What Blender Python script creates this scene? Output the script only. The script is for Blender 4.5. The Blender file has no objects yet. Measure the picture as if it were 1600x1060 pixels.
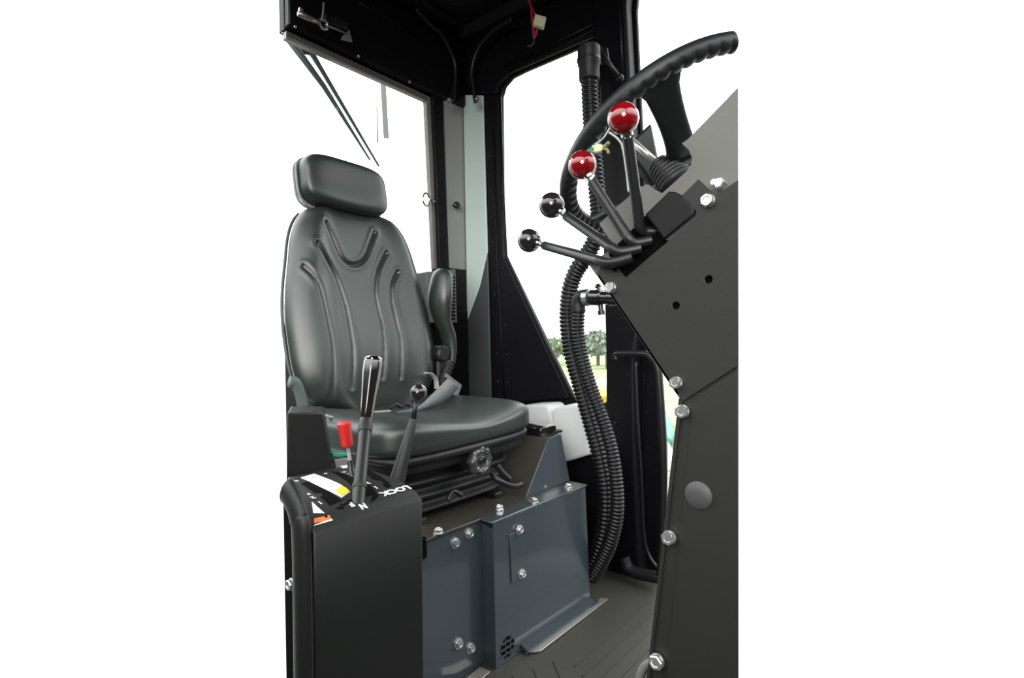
import bpy, bmesh, math, random
from mathutils import Vector as V, Matrix, noise
from mathutils.geometry import tessellate_polygon
random.seed(7)
scene = bpy.context.scene
col = scene.collection
# ------------------------------------------------------------------ camera
FPX = 860.0; YAW = math.radians(39.9); ROLL = math.radians(1.0)
CAM = V((0, 0, .76))
D0 = V((math.cos(YAW), math.sin(YAW), 0)); R0 = V((math.sin(YAW), -math.cos(YAW), 0)); U0 = V((0, 0, 1))
RR = math.cos(ROLL)*R0 - math.sin(ROLL)*U0
UU = math.sin(ROLL)*R0 + math.cos(ROLL)*U0
cd = bpy.data.cameras.new('camera'); cam = bpy.data.objects.new('camera', cd); col.objects.link(cam)
cd.sensor_width = 36; cd.lens = FPX/1600*36; cd.clip_start = .02; cd.clip_end = 500
m = Matrix((RR, UU, -D0)).transposed().to_4x4(); m.translation = CAM
cam.matrix_world = m
scene.camera = cam
# ------------------------------------------------------------------ world, light, exposure
scene.view_settings.view_transform = 'Standard'; scene.view_settings.look = 'None'
scene.view_settings.gamma = 1; scene.view_settings.use_curve_mapping = False
scene.view_settings.exposure = 0.0
SKY_FRONT_TOP, SKY_BACK_TOP, SKY_BACK_LOW, SKY_BACK_Z0, SKY_BACK_Z1 = 4.0, 4.0, .03, .04, .5
# bright overcast sky beyond the cab, darker surroundings on the open-door side
w = bpy.data.worlds.new('overcast_sky'); scene.world = w; w.use_nodes = True
nt = w.node_tree; nt.nodes.clear()
def N(t, **k):
    n = nt.nodes.new(t)
    for a, b in k.items(): setattr(n, a, b)
    return n
def ramp(src, f0, f1, t0, t1):
    n = N('ShaderNodeMapRange', interpolation_type='SMOOTHSTEP'); nt.links.new(src, n.inputs['Value'])
    for q, v in (('From Min', f0), ('From Max', f1), ('To Min', t0), ('To Max', t1)): n.inputs[q].default_value = v
    return n.outputs[0]
tc = N('ShaderNodeTexCoord'); sp = N('ShaderNodeSeparateXYZ'); nt.links.new(tc.outputs['Generated'], sp.inputs[0])
dt = N('ShaderNodeVectorMath', operation='DOT_PRODUCT'); dt.inputs[1].default_value = tuple(D0); nt.links.new(tc.outputs['Generated'], dt.inputs[0])
front = ramp(sp.outputs[2], -.1, .4, 1.3, SKY_FRONT_TOP)
backs = ramp(sp.outputs[2], SKY_BACK_Z0, SKY_BACK_Z1, SKY_BACK_LOW, SKY_BACK_TOP)
mask = ramp(dt.outputs['Value'], .15, .60, 0, 1)
mx = N('ShaderNodeMix'); mx.data_type = 'FLOAT'
nt.links.new(mask, mx.inputs[0]); nt.links.new(backs, mx.inputs[2]); nt.links.new(front, mx.inputs[3])
bg = N('ShaderNodeBackground'); bg.inputs[0].default_value = (.97, 1.0, .99, 1)
wo = N('ShaderNodeOutputWorld')
nt.links.new(mx.outputs[0], bg.inputs[1]); nt.links.new(bg.outputs[0], wo.inputs[0])

# hazy low sun coming in through the open right-hand door
sl = bpy.data.lights.new('hazy_sun', 'SUN'); sl.energy = 1.9; sl.angle = math.radians(28); sl.color = (1.0, .98, .94)
so = bpy.data.objects.new('hazy_sun', sl); col.objects.link(so)
so.rotation_euler = V((-1, -.60, .15)).to_track_quat('Z', 'Y').to_euler(); so.location = (-2, -1, 2)

# ------------------------------------------------------------------ helpers
def ray(x, y): return D0 + (x-800)/FPX*RR + (530-y)/FPX*UU
def onX(x, y, v): r = ray(x, y); return CAM + r*((v-CAM.x)/r.x)
def onY(x, y, v): r = ray(x, y); return CAM + r*((v-CAM.y)/r.y)
def onZ(x, y, v): r = ray(x, y); return CAM + r*((v-CAM.z)/r.z)
def onD(x, y, t): return CAM + ray(x, y)*t
def onP(x, y, p0, n): r = ray(x, y); return CAM + r*((p0-CAM).dot(n)/r.dot(n))

MATS = {}
def mat(name, c, rough=.5, metal=0.0, bump=0.0, bscale=200, spec=.5, var=0.0, vscale=8, coat=0.0, trans=0.0, rvar=0.0):
    if name in MATS: return MATS[name]
    mt = bpy.data.materials.new(name); mt.use_nodes = True
    n = mt.node_tree; b = n.nodes['Principled BSDF']
    b.inputs['Base Color'].default_value = (*c, 1); b.inputs['Roughness'].default_value = rough
    b.inputs['Metallic'].default_value = metal; b.inputs['Specular IOR Level'].default_value = spec
    b.inputs['Coat Weight'].default_value = coat; b.inputs['Coat Roughness'].default_value = .06
    b.inputs['Transmission Weight'].default_value = trans
    t = n.nodes.new('ShaderNodeTexCoord')
    if bump:
        nz = n.nodes.new('ShaderNodeTexNoise'); nz.inputs['Scale'].default_value = bscale; nz.inputs['Detail'].default_value = 3
        bp = n.nodes.new('ShaderNodeBump'); bp.inputs['Strength'].default_value = bump; bp.inputs['Distance'].default_value = .002
        n.links.new(t.outputs['Object'], nz.inputs['Vector']); n.links.new(nz.outputs[0], bp.inputs['Height'])
        n.links.new(bp.outputs[0], b.inputs['Normal'])
    nz = n.nodes.new('ShaderNodeTexNoise'); nz.inputs['Scale'].default_value = vscale; nz.inputs['Detail'].default_value = 4
    n.links.new(t.outputs['Object'], nz.inputs['Vector'])
    if var:
        mx = n.nodes.new('ShaderNodeMix'); mx.data_type = 'RGBA'
        mx.inputs[6].default_value = (*[v*(1-var) for v in c], 1); mx.inputs[7].default_value = (*[min(1, v*(1+var)) for v in c], 1)
        n.links.new(nz.outputs[0], mx.inputs[0]); n.links.new(mx.outputs[2], b.inputs['Base Color'])
    if rvar:
        q = n.nodes.new('ShaderNodeMapRange'); q.inputs['To Min'].default_value = rough-rvar; q.inputs['To Max'].default_value = rough+rvar
        n.links.new(nz.outputs[0], q.inputs['Value']); n.links.new(q.outputs[0], b.inputs['Roughness'])
    MATS[name] = mt; return mt
BLACK = mat('black_cab_paint', (.006, .0054, .0075), .45, spec=.25, bump=.15, bscale=350, rvar=.05)
LINER = mat('black_roof_liner', (.007, .006, .009), .75, bump=.4, bscale=300)
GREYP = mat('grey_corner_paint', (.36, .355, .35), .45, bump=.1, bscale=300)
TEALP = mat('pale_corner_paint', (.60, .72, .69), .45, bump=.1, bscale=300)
VINYL = mat('black_vinyl', (.022, .029, .0255), .38, bump=.12, bscale=700, rvar=.04, spec=.9)
VPIPE = mat('grey_piping', (.28, .30, .30), .35)
RUBBER = mat('black_rubber', (.009, .010, .010), .5, bump=.2, bscale=300)
HOSE = mat('hose_plastic', (.010, .010, .011), .28)
BLUEG = mat('blue_grey_gloss_paint', (.056, .071, .085), .16, coat=.5, bump=.03, bscale=40)
BROWNG = mat('brown_grey_plate_and_shade', (.055, .050, .041), .30, rvar=.06)
DASH = mat('dash_dark_paint', (.018, .0177, .0165), .52, spec=.4, bump=.06, bscale=700)
DASHL = mat('dash_light_plate', (.145, .143, .128), .45, bump=.05, bscale=500)
CONS = mat('console_plastic', (.010, .011, .010), .45, spec=.35, bump=.08, bscale=900, rvar=.04)
HOLE = mat('recess_black', (.003, .003, .003), .9, spec=.05)
ZINC = mat('zinc_bolt', (.72, .72, .70), .28, metal=.85, bump=.1, bscale=300)
CHROME = mat('chrome', (.75, .75, .75), .08, metal=1)
BCHROME = mat('black_chrome_grip', (.012, .010, .009), .06, coat=1.0, spec=.8)
RED = mat('red_glossy_plastic', (.22, .003, .006), .10, coat=1.0)
REDP = mat('red_plastic', (.55, .02, .02), .35)
BALLB = mat('black_glossy_plastic', (.016, .014, .014), .06, coat=1.0)
SHAFT = mat('black_lever_paint', (.012, .013, .013), .36)
TANK = mat('translucent_white_plastic', (.78, .80, .78), .45, var=.06)
STRAP = mat('grey_webbing', (.22, .24, .25), .55, bump=.5, bscale=900)
WHITE = mat('white_print', (.80, .80, .79), .5)
YELL = mat('yellow_print', (.80, .55, .03), .5)
ORNG = mat('orange_print', (.80, .17, .03), .5)
ALU = mat('window_trim_metal', (.30, .285, .27), .4, metal=.3)
VENT = mat('vent_metal', (.22, .215, .22), .4, metal=.2)
MATM = mat('floor_rubber_mat', (.058, .056, .048), .5, bump=.15, bscale=200, var=.25, vscale=5)
STEEL = mat('bare_floor_steel', (.42, .40, .36), .3, metal=.6)
WIREW = mat('pale_wire', (.45, .47, .44), .4)
CONN = mat('cream_connector', (.62, .60, .40), .5)
WIRER = mat('red_wire', (.30, .01, .03), .4)
GREEN = mat('green_plastic', (.02, .30, .17), .45)
POLEG = mat('grey_mast', (.16, .18, .17), .5)
POLEW = mat('pale_mast', (.70, .76, .72), .5)
YPAINT = mat('yellow_machine_paint', (.80, .58, .05), .4)
def glass():
    g = bpy.data.materials.new('clear_window_glass'); g.use_nodes = True; n = g.node_tree; n.nodes.clear()
    o = n.nodes.new('ShaderNodeOutputMaterial'); mx = n.nodes.new('ShaderNodeMixShader')
    tr = n.nodes.new('ShaderNodeBsdfTransparent'); gl = n.nodes.new('ShaderNodeBsdfGlossy'); fr = n.nodes.new('ShaderNodeFresnel')
    fr.inputs[0].default_value = 1.3; gl.inputs['Roughness'].default_value = .02; tr.inputs[0].default_value = (.97, .99, .98, 1)
    n.links.new(fr.outputs[0], mx.inputs[0]); n.links.new(tr.outputs[0], mx.inputs[1]); n.links.new(gl.outputs[0], mx.inputs[2])
    n.links.new(mx.outputs[0], o.inputs[0]); return g
GLASS = glass()

def obj(name, bm, mt, parent=None, smooth=False, bevel=0, seg=2, angle=35):
    bmesh.ops.recalc_face_normals(bm, faces=bm.faces)
    me = bpy.data.meshes.new(name); bm.to_mesh(me); bm.free()
    o = bpy.data.objects.new(name, me); col.objects.link(o)
    for q in (mt if isinstance(mt, (list, tuple)) else [mt]): me.materials.append(q)
    if smooth is True:
        for p in me.polygons: p.use_smooth = True
    elif smooth:
        for p in me.polygons: p.use_smooth = True
        try: me.set_sharp_from_angle(angle=math.radians(smooth))
        except Exception: pass
    if bevel:
        b = o.modifiers.new('bevel', 'BEVEL'); b.width = bevel; b.segments = seg; b.limit_method = 'ANGLE'; b.angle_limit = math.radians(angle)
        b.harden_normals = False
        for p in me.polygons: p.use_smooth = True
        try: me.set_sharp_from_angle(angle=math.radians(50))
        except Exception: pass
    if parent: put(o, parent)
    return o
def put(o, parent):
    o.parent = parent
    if parent.type == 'EMPTY': o.matrix_parent_inverse = Matrix.Translation(-parent.location)
def thing(name, label, cat, loc=(0, 0, 0), group=None):
    o = bpy.data.objects.new(name, None); col.objects.link(o); o.location = loc; o.empty_display_size = .05
    return tag(o, label, cat, group)
def tag(o, label, cat, group=None):
    o['label'] = label; o['category'] = cat
    if group: o['group'] = group
    return o
def struct(o): o['kind'] = 'structure'; return o

def prism(pts, vec, holes=(), bm=None):
    bm = bm or bmesh.new(); vec = V(vec)
    loops = [[V(p) for p in pts]] + [[V(p) for p in h] for h in holes]
    tris = tessellate_polygon(loops)
    flat = [p for l in loops for p in l]
    a = [bm.verts.new(p) for p in flat]; b = [bm.verts.new(p+vec) for p in flat]
    if not holes:
        bm.faces.new(a); bm.faces.new(b[::-1])
    else:
        for t in tris:
            try: bm.faces.new([a[i] for i in t]); bm.faces.new([b[i] for i in reversed(t)])
            except ValueError: pass
    k = 0
    for l in loops:
        n = len(l)
        for i in range(n):
            j = (i+1) % n
            bm.faces.new([a[k+i], a[k+j], b[k+j], b[k+i]])
        k += n
    return bm
def box(c0, c1, bm=None):
    x0, y0, z0 = c0; x1, y1, z1 = c1
    return prism([(x0, y0, z0), (x1, y0, z0), (x1, y1, z0), (x0, y1, z0)], (0, 0, z1-z0), bm=bm)
def smoothpath(pts, n=8, closed=False):
    pts = [V(p) for p in pts]; out = []; N = len(pts)
    for i in range(N if closed else N-1):
        g = (lambda k: pts[k % N]) if closed else (lambda k: pts[max(0, min(N-1, k))])
        p0, p1, p2, p3 = g(i-1), g(i), g(i+1), g(i+2)
        for s in range(n):
            t = s/n
            out.append(.5*((2*p1)+(-p0+p2)*t+(2*p0-5*p1+4*p2-p3)*t*t+(-p0+3*p1-3*p2+p3)*t**3))
    if not closed: out.append(pts[-1])
    return out
def resample(pts, step):
    out = [pts[0].copy()]; acc = 0
    for i in range(1, len(pts)):
        a, b = pts[i-1], pts[i]; L = (b-a).length; p = 0
        while acc+L-p >= step and L > 0:
            p += step-acc; acc = 0; out.append(a.lerp(b, p/L))
        acc += L-p
    return out
def tube(pts, r, seg=14, bm=None, closed=False, flat=None, up=None):
    """sweep a circle (or ellipse: flat = (a, b) factors) along pts; r a number or a list"""
    bm = bm or bmesh.new(); pts = [V(p) for p in pts]; N = len(pts)
    rs = r if isinstance(r, (list, tuple)) else [r]*N
    T = []
    for i in range(N):
        a = pts[(i-1) % N] if (closed or i) else pts[0]; b = pts[(i+1) % N] if (closed or i < N-1) else pts[-1]
        T.append((b-a).normalized())
    u = (V(up) if up else (V((0, 0, 1)) if abs(T[0].z) < .9 else V((1, 0, 0))))
    rings = []
    for i in range(N):
        u = (u-T[i]*u.dot(T[i])).normalized(); v = T[i].cross(u)
        fa, fb = flat or (1, 1)
        rings.append([bm.verts.new(pts[i]+rs[i]*(fa*math.cos(2*math.pi*k/seg)*u+fb*math.sin(2*math.pi*k/seg)*v)) for k in range(seg)])
    for i in range(N if closed else N-1):
        A, B = rings[i], rings[(i+1) % N]
        for k in range(seg): bm.faces.new([A[k], A[(k+1) % seg], B[(k+1) % seg], B[k]])
    if not closed: bm.faces.new(rings[0][::-1]); bm.faces.new(rings[-1])
    return bm
def frame_of(axis):
    w = V(axis).normalized(); u = w.cross(V((0, 0, 1)) if abs(w.z) < .9 else V((1, 0, 0))).normalized()
    return u, w.cross(u), w
def lathe(prof, base, axis, seg=24, bm=None, wob=None):
    bm = bm or bmesh.new(); u, v, w = frame_of(axis); base = V(base); rings = []
    for (r, z) in prof:
        rings.append([bm.verts.new(base+w*z+(wob(k/seg, r) if wob else r)*(math.cos(2*math.pi*k/seg)*u+math.sin(2*math.pi*k/seg)*v)) for k in range(seg)])
    for A, B in zip(rings, rings[1:]):
        for k in range(seg): bm.faces.new([A[k], A[(k+1) % seg], B[(k+1) % seg], B[k]])
    bm.faces.new(rings[0][::-1]); bm.faces.new(rings[-1])
    return bm
def sphere(c, r, bm=None, seg=28):
    prof = [(max(1e-5, r*math.sin(math.pi*i/16)), -r*math.cos(math.pi*i/16)) for i in range(17)]
    return lathe(prof, c, (0, 0, 1), seg, bm)
def softbox(c, size, n=(4, 4, 4), seg=16, fn=None, rot=None, bm=None):
    """a pillow: cube grid pushed onto a superellipsoid; fn(p) bends it in unit space -> extra offset in metres"""
    bm = bm or bmesh.new(); c = V(c); hx, hy, hz = [s/2 for s in size]; cache = {}
    def vert(p):
        k = tuple(round(q, 4) for q in p)
        if k in cache: return cache[k]
        e = n if isinstance(n, (int, float)) else n[0]
        x, y, z = [math.tan(q*math.pi/4) for q in p]
        s = (abs(x)**e+abs(y)**e+abs(z)**e)**(-1/e)
        u = V((x*s, y*s, z*s)); q = V((u.x*hx, u.y*hy, u.z*hz))
        if fn: q += V(fn(u))
        if rot: q = rot @ q
        cache[k] = bm.verts.new(c+q); return cache[k]
    g = [-1+2*i/seg for i in range(seg+1)]
    for ax in range(3):
        for sgn in (-1, 1):
            for i in range(seg):
                for j in range(seg):
                    q = []
                    for a, b in ((i, j), (i+1, j), (i+1, j+1), (i, j+1)):
                        p = [0, 0, 0]; p[ax] = sgn; p[(ax+1) % 3] = g[a]; p[(ax+2) % 3] = g[b]; q.append(vert(p))
                    bm.faces.new(q)
    return bm
def bolt(p, nrm, r=.008, h=.007, washer=1.45, parent=None, mt=None, name='bolt'):
    u, v, w = frame_of(nrm); p = V(p); bm = bmesh.new()
    lathe([(r*washer, -.001), (r*washer, .0016), (r*1.08, .0022)], p, w, 20, bm)
    ph = random.random()
    def hexr(t, rr): return rr/max(.87, math.cos(((t*6+ph) % 1-.5)*math.pi/3)*1.0)
    lathe([(r, .002), (r, h*.8), (r*.86, h), (r*.55, h), (r*.45, h*.86)], p, w, 24, bm, wob=hexr)
    return obj(name, bm, mt or ZINC, parent, smooth=35)
def P2(lst, f, v): return [f(x, y, v) for x, y in lst]
def circ(c, n, r, k=18):
    u, v, w = frame_of(n); return [V(c)+r*(math.cos(2*math.pi*i/k)*u+math.sin(2*math.pi*i/k)*v) for i in range(k)]
def corrugated(path, r, pitch, depth, seg=16, bm=None):
    pts = resample(smoothpath(path, 14), pitch/4); rs = []
    for i in range(len(pts)): rs.append(r-(depth if i % 4 in (2,) else depth*.35 if i % 4 in (1, 3) else 0))
    return tube(pts, rs, seg, bm)
def text_mesh(body, size):
    cu = bpy.data.curves.new('lettering', 'FONT'); cu.body = body; cu.size = size; cu.align_x = 'CENTER'; cu.align_y = 'CENTER'; cu.offset = size*.05
    o = bpy.data.objects.new('lettering', cu); col.objects.link(o); bpy.context.view_layer.update()
    me = bpy.data.meshes.new_from_object(o.evaluated_get(bpy.context.evaluated_depsgraph_get()))
    bpy.data.objects.remove(o); bpy.data.curves.remove(cu)
    bm = bmesh.new(); bm.from_mesh(me); bpy.data.meshes.remove(me); return bm

# ================================================================== THE CAB SHELL
CX, CY, TOP = 1.62, 1.60, 2.0          # left wall, rear wall, ceiling
LX = onY(449, 300, CY).x               # the rear wall is modelled from here
fl = prism([(-.4, -.6, 0), (.85, -.6, 0), (1.0, .335, 0), (CX, .53, 0), (CX, CY, 0), (.86, CY, 0), (.86, 1.1, 0), (-.4, 1.1, 0)], (0, 0, -.03))
floor = struct(obj('floor', fl, MATM))
tb = bmesh.new()
for k in range(9): box((1.02+.02*(k % 3), .44+.034*k, 0), (min(1.52-.03*((k+1) % 3), 2.9*(.44+.034*k)), .446+.034*k, .0022), tb)
for k in range(5): prism([(1.0-.05*k, .70+.02*k, 0), (1.05-.05*k, .76+.02*k, 0), (1.044-.05*k, .765+.02*k, 0), (.994-.05*k, .705+.02*k, 0)], (0, 0, .0022), bm=tb)
obj('tread_ribs', tb, MATM, floor)
ceiling = struct(obj('ceiling', box((-.15, -.5, TOP), (CX+.02, CY+.04, TOP+.04)), LINER))
# rear wall, C-shaped round its window
rz0, rz1 = onY(660, 482, CY).z, onY(600, 118, CY).z
wx = onY(672, 160, CY).x; wx2 = onY(684, 415, CY).x
ztl, ztr = onY(447, 48, CY).z, onY(671, 151, CY).z
wall_rear = struct(obj('wall_rear', prism([(LX, CY, TOP), (CX, CY, TOP), (CX, CY, 0), (LX, CY, 0), (LX, CY, rz0), (wx2+.002, CY, rz0), (wx, CY, ztr), (LX, CY, ztl)], (0, .035, 0)), BLACK, bevel=.004))
obj('header_panel', prism([(LX, CY, TOP), (CX, CY, TOP), (CX, CY, ztr+.005), (wx, CY, ztr+.005), (LX, CY, ztl+.005)], (0, -.03, 0)), BLACK, wall_rear, bevel=.006)
obj('window_flange', prism([(wx, CY, ztr+.01), (wx+.052, CY, ztr+.01), (wx2+.045, CY, rz0-.1), (wx2, CY, rz0-.1)], (0, -.02, 0)), BLACK, wall_rear, bevel=.004)
obj('lower_panel', box((LX, CY-.022, 0), (CX-.005, CY, rz0-.004)), BLACK, wall_rear, bevel=.005)
obj('seam_rib', tube([onY(560, 4, CY-.032), onY(648, 54, CY-.032)], .004, 8), BLACK, wall_rear, smooth=True)
for px, py in ((461, 42), (560, 88), (640, 128)): bolt(onY(px, py, CY-.031), (0, -1, 0), .004, .004, 1.2, wall_rear, ZINC, 'rivet')
for py in (187, 245, 290, 337, 385): bolt(onY(680+ (py-150)*.045+6, py, CY-.021), (0, -1, 0), .0045, .003, 1.1, wall_rear, BLACK, 'rivet')
# window_1: light metal trim and pane in the rear wall
f = [(447, 48), (672, 152), (686, 420)]; g = [(447, 60), (666, 158), (679, 420)]
win1 = struct(obj('window_1', prism(P2(f, onY, CY-.004)+P2(g[::-1], onY, CY-.004), (0, .02, 0)), ALU, bevel=.001))
for k, dy in enumerate((3.0, 6.5)):
    obj('trim_groove', tube([onY(449, 48+dy, CY-.005), onY(668, 151+dy*.8, CY-.005)], .0013, 6), RUBBER, win1)
obj('glass_pane', box((LX, CY+.016, rz0-.01), (wx2+.004, CY+.020, ztl)), GLASS, win1)
# corner linings
st1 = [(690, 158), (724.5, 150), (735, 424), (703, 424)]
p = P2(st1, onY, CY-.012)
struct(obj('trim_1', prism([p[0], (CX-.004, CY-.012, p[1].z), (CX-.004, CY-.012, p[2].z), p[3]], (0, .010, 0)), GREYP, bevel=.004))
obj('corner_panel', box((wx+.05, CY-.018, rz0-.02), (CX-.001, CY-.001, p[2].z+.002)), BLACK, wall_rear)
SX = CX-.002
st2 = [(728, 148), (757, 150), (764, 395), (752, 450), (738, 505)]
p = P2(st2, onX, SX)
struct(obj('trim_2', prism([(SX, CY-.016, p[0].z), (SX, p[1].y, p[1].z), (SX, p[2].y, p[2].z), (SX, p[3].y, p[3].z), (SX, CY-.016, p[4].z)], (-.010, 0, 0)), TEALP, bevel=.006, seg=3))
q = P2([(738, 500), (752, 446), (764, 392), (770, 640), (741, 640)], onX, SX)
struct(obj('trim_5', prism([(SX, CY-.016, q[0].z)]+q[1:4]+[V((SX, CY-.016, q[4].z))], (-.009, 0, 0)), mat('shaded_lining', (.07, .08, .078), .5), bevel=.006, seg=3))  # same lining, with the shade on its lower end put into the colour
# left wall with its window and the broad door post on the right
WX = CX
hole = [(783, 152), (788, 135), (800, 121), (820, 111), (936, 61), (947, 330), (952, 560), (954, 612), (951, 625), (942, 632), (908, 630), (897, 622), (886, 600), (792, 405), (786, 390)]
outer = [(764, -40), (1004, -40), (994, 18), (1000, 150), (1007, 290), (1017, 480), (1033, 590), (1040, 700), (1040, 800), (1034, 960)]
po = P2(outer, onX, WX)
po = [V((WX, CY, TOP)), V((WX, po[1].y, TOP))]+po[2:-1]+[V((WX, po[-1].y, 0)), V((WX, CY, 0))]
wall_left = struct(obj('wall_left', prism(po, (.018, 0, 0), [P2(hole, onX, WX)]), BLACK, bevel=.004))
# raised frame: header, inner flange with seam, diagonal panel
hd = P2([(735, -30), (735, 145), (779, 150), (786, 132), (800, 117), (938, 57), (938, -60)], onX, WX)
hd[0].z = TOP; hd[-1].z = TOP
obj('header_panel', prism(hd, (-.022, 0, 0)), BLACK, wall_left, bevel=.006)
obj('header_rib', tube(P2([(789, 104), (860, 71), (928, 38)], onX, WX-.024), .006, 8), BLACK, wall_left, smooth=True)
obj('header_rib', tube(P2([(795, 112), (862, 80), (930, 47)], onX, WX-.024), .004, 8), BLACK, wall_left, smooth=True)
obj('window_flange', prism(P2([(762, 150), (781, 150), (790, 400), (893, 622), (780, 632), (775, 500), (768, 400)], onX, WX), (-.014, 0, 0)), BLACK, wall_left, bevel=.004)
obj('flange_seam', tube(P2([(771, 200), (777, 400), (783, 520), (788, 624)], onX, WX-.016), .0028, 8), BLACK, wall_left, smooth=True)
obj('hem_edge', tube(P2([(781, 150), (786, 300), (791, 402), (842, 512), (893, 622)], onX, WX-.016), .006, 8), BLACK, wall_left, smooth=True)
for py in (245, 300, 340, 380, 460, 508, 552, 596): bolt(onX(765+(py-245)*.038, py, WX-.014), (-1, 0, 0), .0045, .003, 1.1, wall_left, SHAFT, 'rivet')
for py in (420, 462, 508, 554, 598): bolt(onX(786+(py-420)*.04, py, WX-.014), (-1, 0, 0), .0045, .003, 1.1, wall_left, SHAFT, 'rivet')
struct(obj('window_2', prism(P2([(780, 110), (940, 55), (956, 636), (900, 636), (780, 400)], onX, WX+.008), (.004, 0, 0)), GLASS))
# door post: raised channel
post = struct(obj('trim_3', prism(P2([(938, -60), (996, -60), (989, 18), (996, 150), (1003, 290), (1013, 480), (1002, 560), (1004, 700), (1010, 850), (1016, 915), (962, 915), (958, 640), (958, 560), (952, 330), (938, 60)], onX, WX), (-.05, 0, 0)), BLACK, bevel=.01, seg=3))
obj('edge_bead', tube(P2([(967, 4), (970, 60), (974, 118)], onX, WX-.053), .004, 8), SHAFT, post, smooth=True)
obj('edge_bead', tube(smoothpath(P2([(993, 566), (997, 660), (1002, 740), (1006, 830), (1013, 866), (1029, 890)], onX, WX-.056)), .005, 8), SHAFT, post, smooth=True)
struct(obj('trim_4', tube(smoothpath(P2([(975, 872), (982, 888), (1000, 897), (1030, 903)], onX, WX-.08)), .018, 12), RUBBER, smooth=True))
for px, py in ((1006, 588), (1009, 645), (1012, 700)): bolt(onX(px, py, WX-.001), (-1, 0, 0), .004, .003, 1.1, wall_left, SHAFT, 'rivet')
bolt(onX(961, 661, WX-.051), (-1, 0, 0), .006, .005, 1.2, post, SHAFT, 'rivet')
# unseen cab parts round the camera, added to darken low surfaces: lower front panel, cowl under the windscreen, front post
struct(obj('added_wall_right', box((-.20, -.58, 0), (-.16, CY, .60)), BLACK, bevel=.004))  # made-up door-side panel out of view, blocks light from low surfaces
struct(obj('wall_front', box((-.15, -.62, 0), (CX, -.58, .72)), BLACK, bevel=.004))
struct(obj('trim_6', box((-.15, -.62, .72), (-.07, -.54, TOP)), BLACK, bevel=.006))
struct(obj('trim_7', box((CX-.08, -.62, .72), (CX, -.54, TOP)), BLACK, bevel=.006))
# ceiling rails
obj('roof_rail', tube([(LX+.05, CY-.10, TOP-.02), (CX-.12, CY-.10, TOP-.02)], .012, 10), LINER, ceiling, smooth=True)
obj('roof_rail', box((CX-.07, .6, TOP-.05), (CX-.03, CY-.06, TOP)), LINER, ceiling, bevel=.006)

# ================================================================== SEAT PEDESTAL (blue-grey sheet metal)
PT = .333
ped = thing('seat_pedestal', 'glossy blue-grey sheet metal box with silver bolts under the operator seat', 'seat base', (1.14, 1.1, 0))
obj('side_panel', box((.74, .89, 0), (.962, .896, PT+.003)), BLUEG, ped, bevel=.002)
obj('side_panel', box((.742, .897, 0), (.75, 1.34, PT)), BLUEG, ped)
a = onY(771, 822, .85); b = onY(915, 757, .85); c = onY(923, 950, .85)
PX1, PZ1 = b.x, b.z
bm = prism([(.938, .85, 0), (c.x, .85, 0), (PX1, .85, PZ1-.006), (.938, .85, PZ1-.006)], (0, .004, 0))
obj('front_panel', bm, BLUEG, ped, bevel=.002)
obj('channel_panel', prism([(.940, .854, 0), (.940, .854, PZ1-.022), (.940, .889, PZ1-.012), (.940, .889, 0)], (.003, 0, 0)), BLUEG, ped)
obj('end_panel', box((PX1-.006, .856, 0), (PX1, 1.45, PZ1-.004)), BLUEG, ped)
obj('top_shelf', prism([(.93, .846, PZ1), (PX1+.004, .846, PZ1), (PX1+.004, 1.0, PZ1), (1.13, 1.0, PZ1), (1.10, .915, PZ1), (.93, .892, PZ1)], (0, 0, -.006)), BLUEG, ped, bevel=.004, seg=4)
obj('base_plate', box((.765, .884, PT+.003), (1.33, 1.42, PT+.010)), BROWNG, ped, bevel=.002)
obj('plate_edge', box((.752, .886, PT-.03), (.768, .90, PT+.012)), HOLE, ped)
# floor flange of the front panel
f = [(831, 1016), (926, 949), (936, 955), (850, 1018)]
obj('floor_flange', prism([(1.03, .85, .004), (PX1+.02, .85, .004), (PX1+.02, .822, .004), (1.03, .822, .004)], (0, 0, .005)), BLUEG, ped, bevel=.001)
obj('floor_flange', prism([(1.03, .852, .020), (PX1+.01, .852, .020), (PX1+.01, .828, .008), (1.03, .828, .008)], (0, 0, -.003)), BLUEG, ped)
obj('panel_patch', prism(P2([(796, 835), (820, 828), (824, 902), (810, 908), (799, 912)], onY, .848), (0, -.0015, 0)), BLUEG, ped, bevel=.0008)
for px, py, yy in ((811, 828, .8465), (815, 897, .8465), (711, 849, .889), (733, 834, .889), (716, 1006, .889), (735, 1013, .889)):
    bolt(onY(px, py, yy), (0, -1, 0), .0085, .009, 1.45, ped)
obj('empty_bolt_hole', lathe([(.004, 0), (.004, .0012)], onY(804, 877, .848), (0, -1, 0), 14), HOLE, ped)
for px, py in ((685, 829), (780, 792), (835, 781), (888, 758)):
    bolt(onZ(px, py+4, PT+.011), (0, 0, 1), .0085, .010, 1.45, ped)
# round louvre low on the front panel
gc = onY(793, 1011, .85); gbm = bmesh.new()
obj('vent_grille', lathe([(.024, 0), (.024, .001)], gc, (0, -1, 0), 24), HOLE, ped)
gl = bmesh.new()
for k in (-1, 0, 1): box((gc.x-.026, .8475, gc.z+k*.014-.0022), (gc.x+.026, .849, gc.z+k*.014+.0022), gl)
for k in (-.5, .5): box((gc.x+k*.018-.0014, .8475, gc.z-.025), (gc.x+k*.018+.0014, .849, gc.z+.025), gl)
obj('grille_bars', gl, BLUEG, ped)
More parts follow.
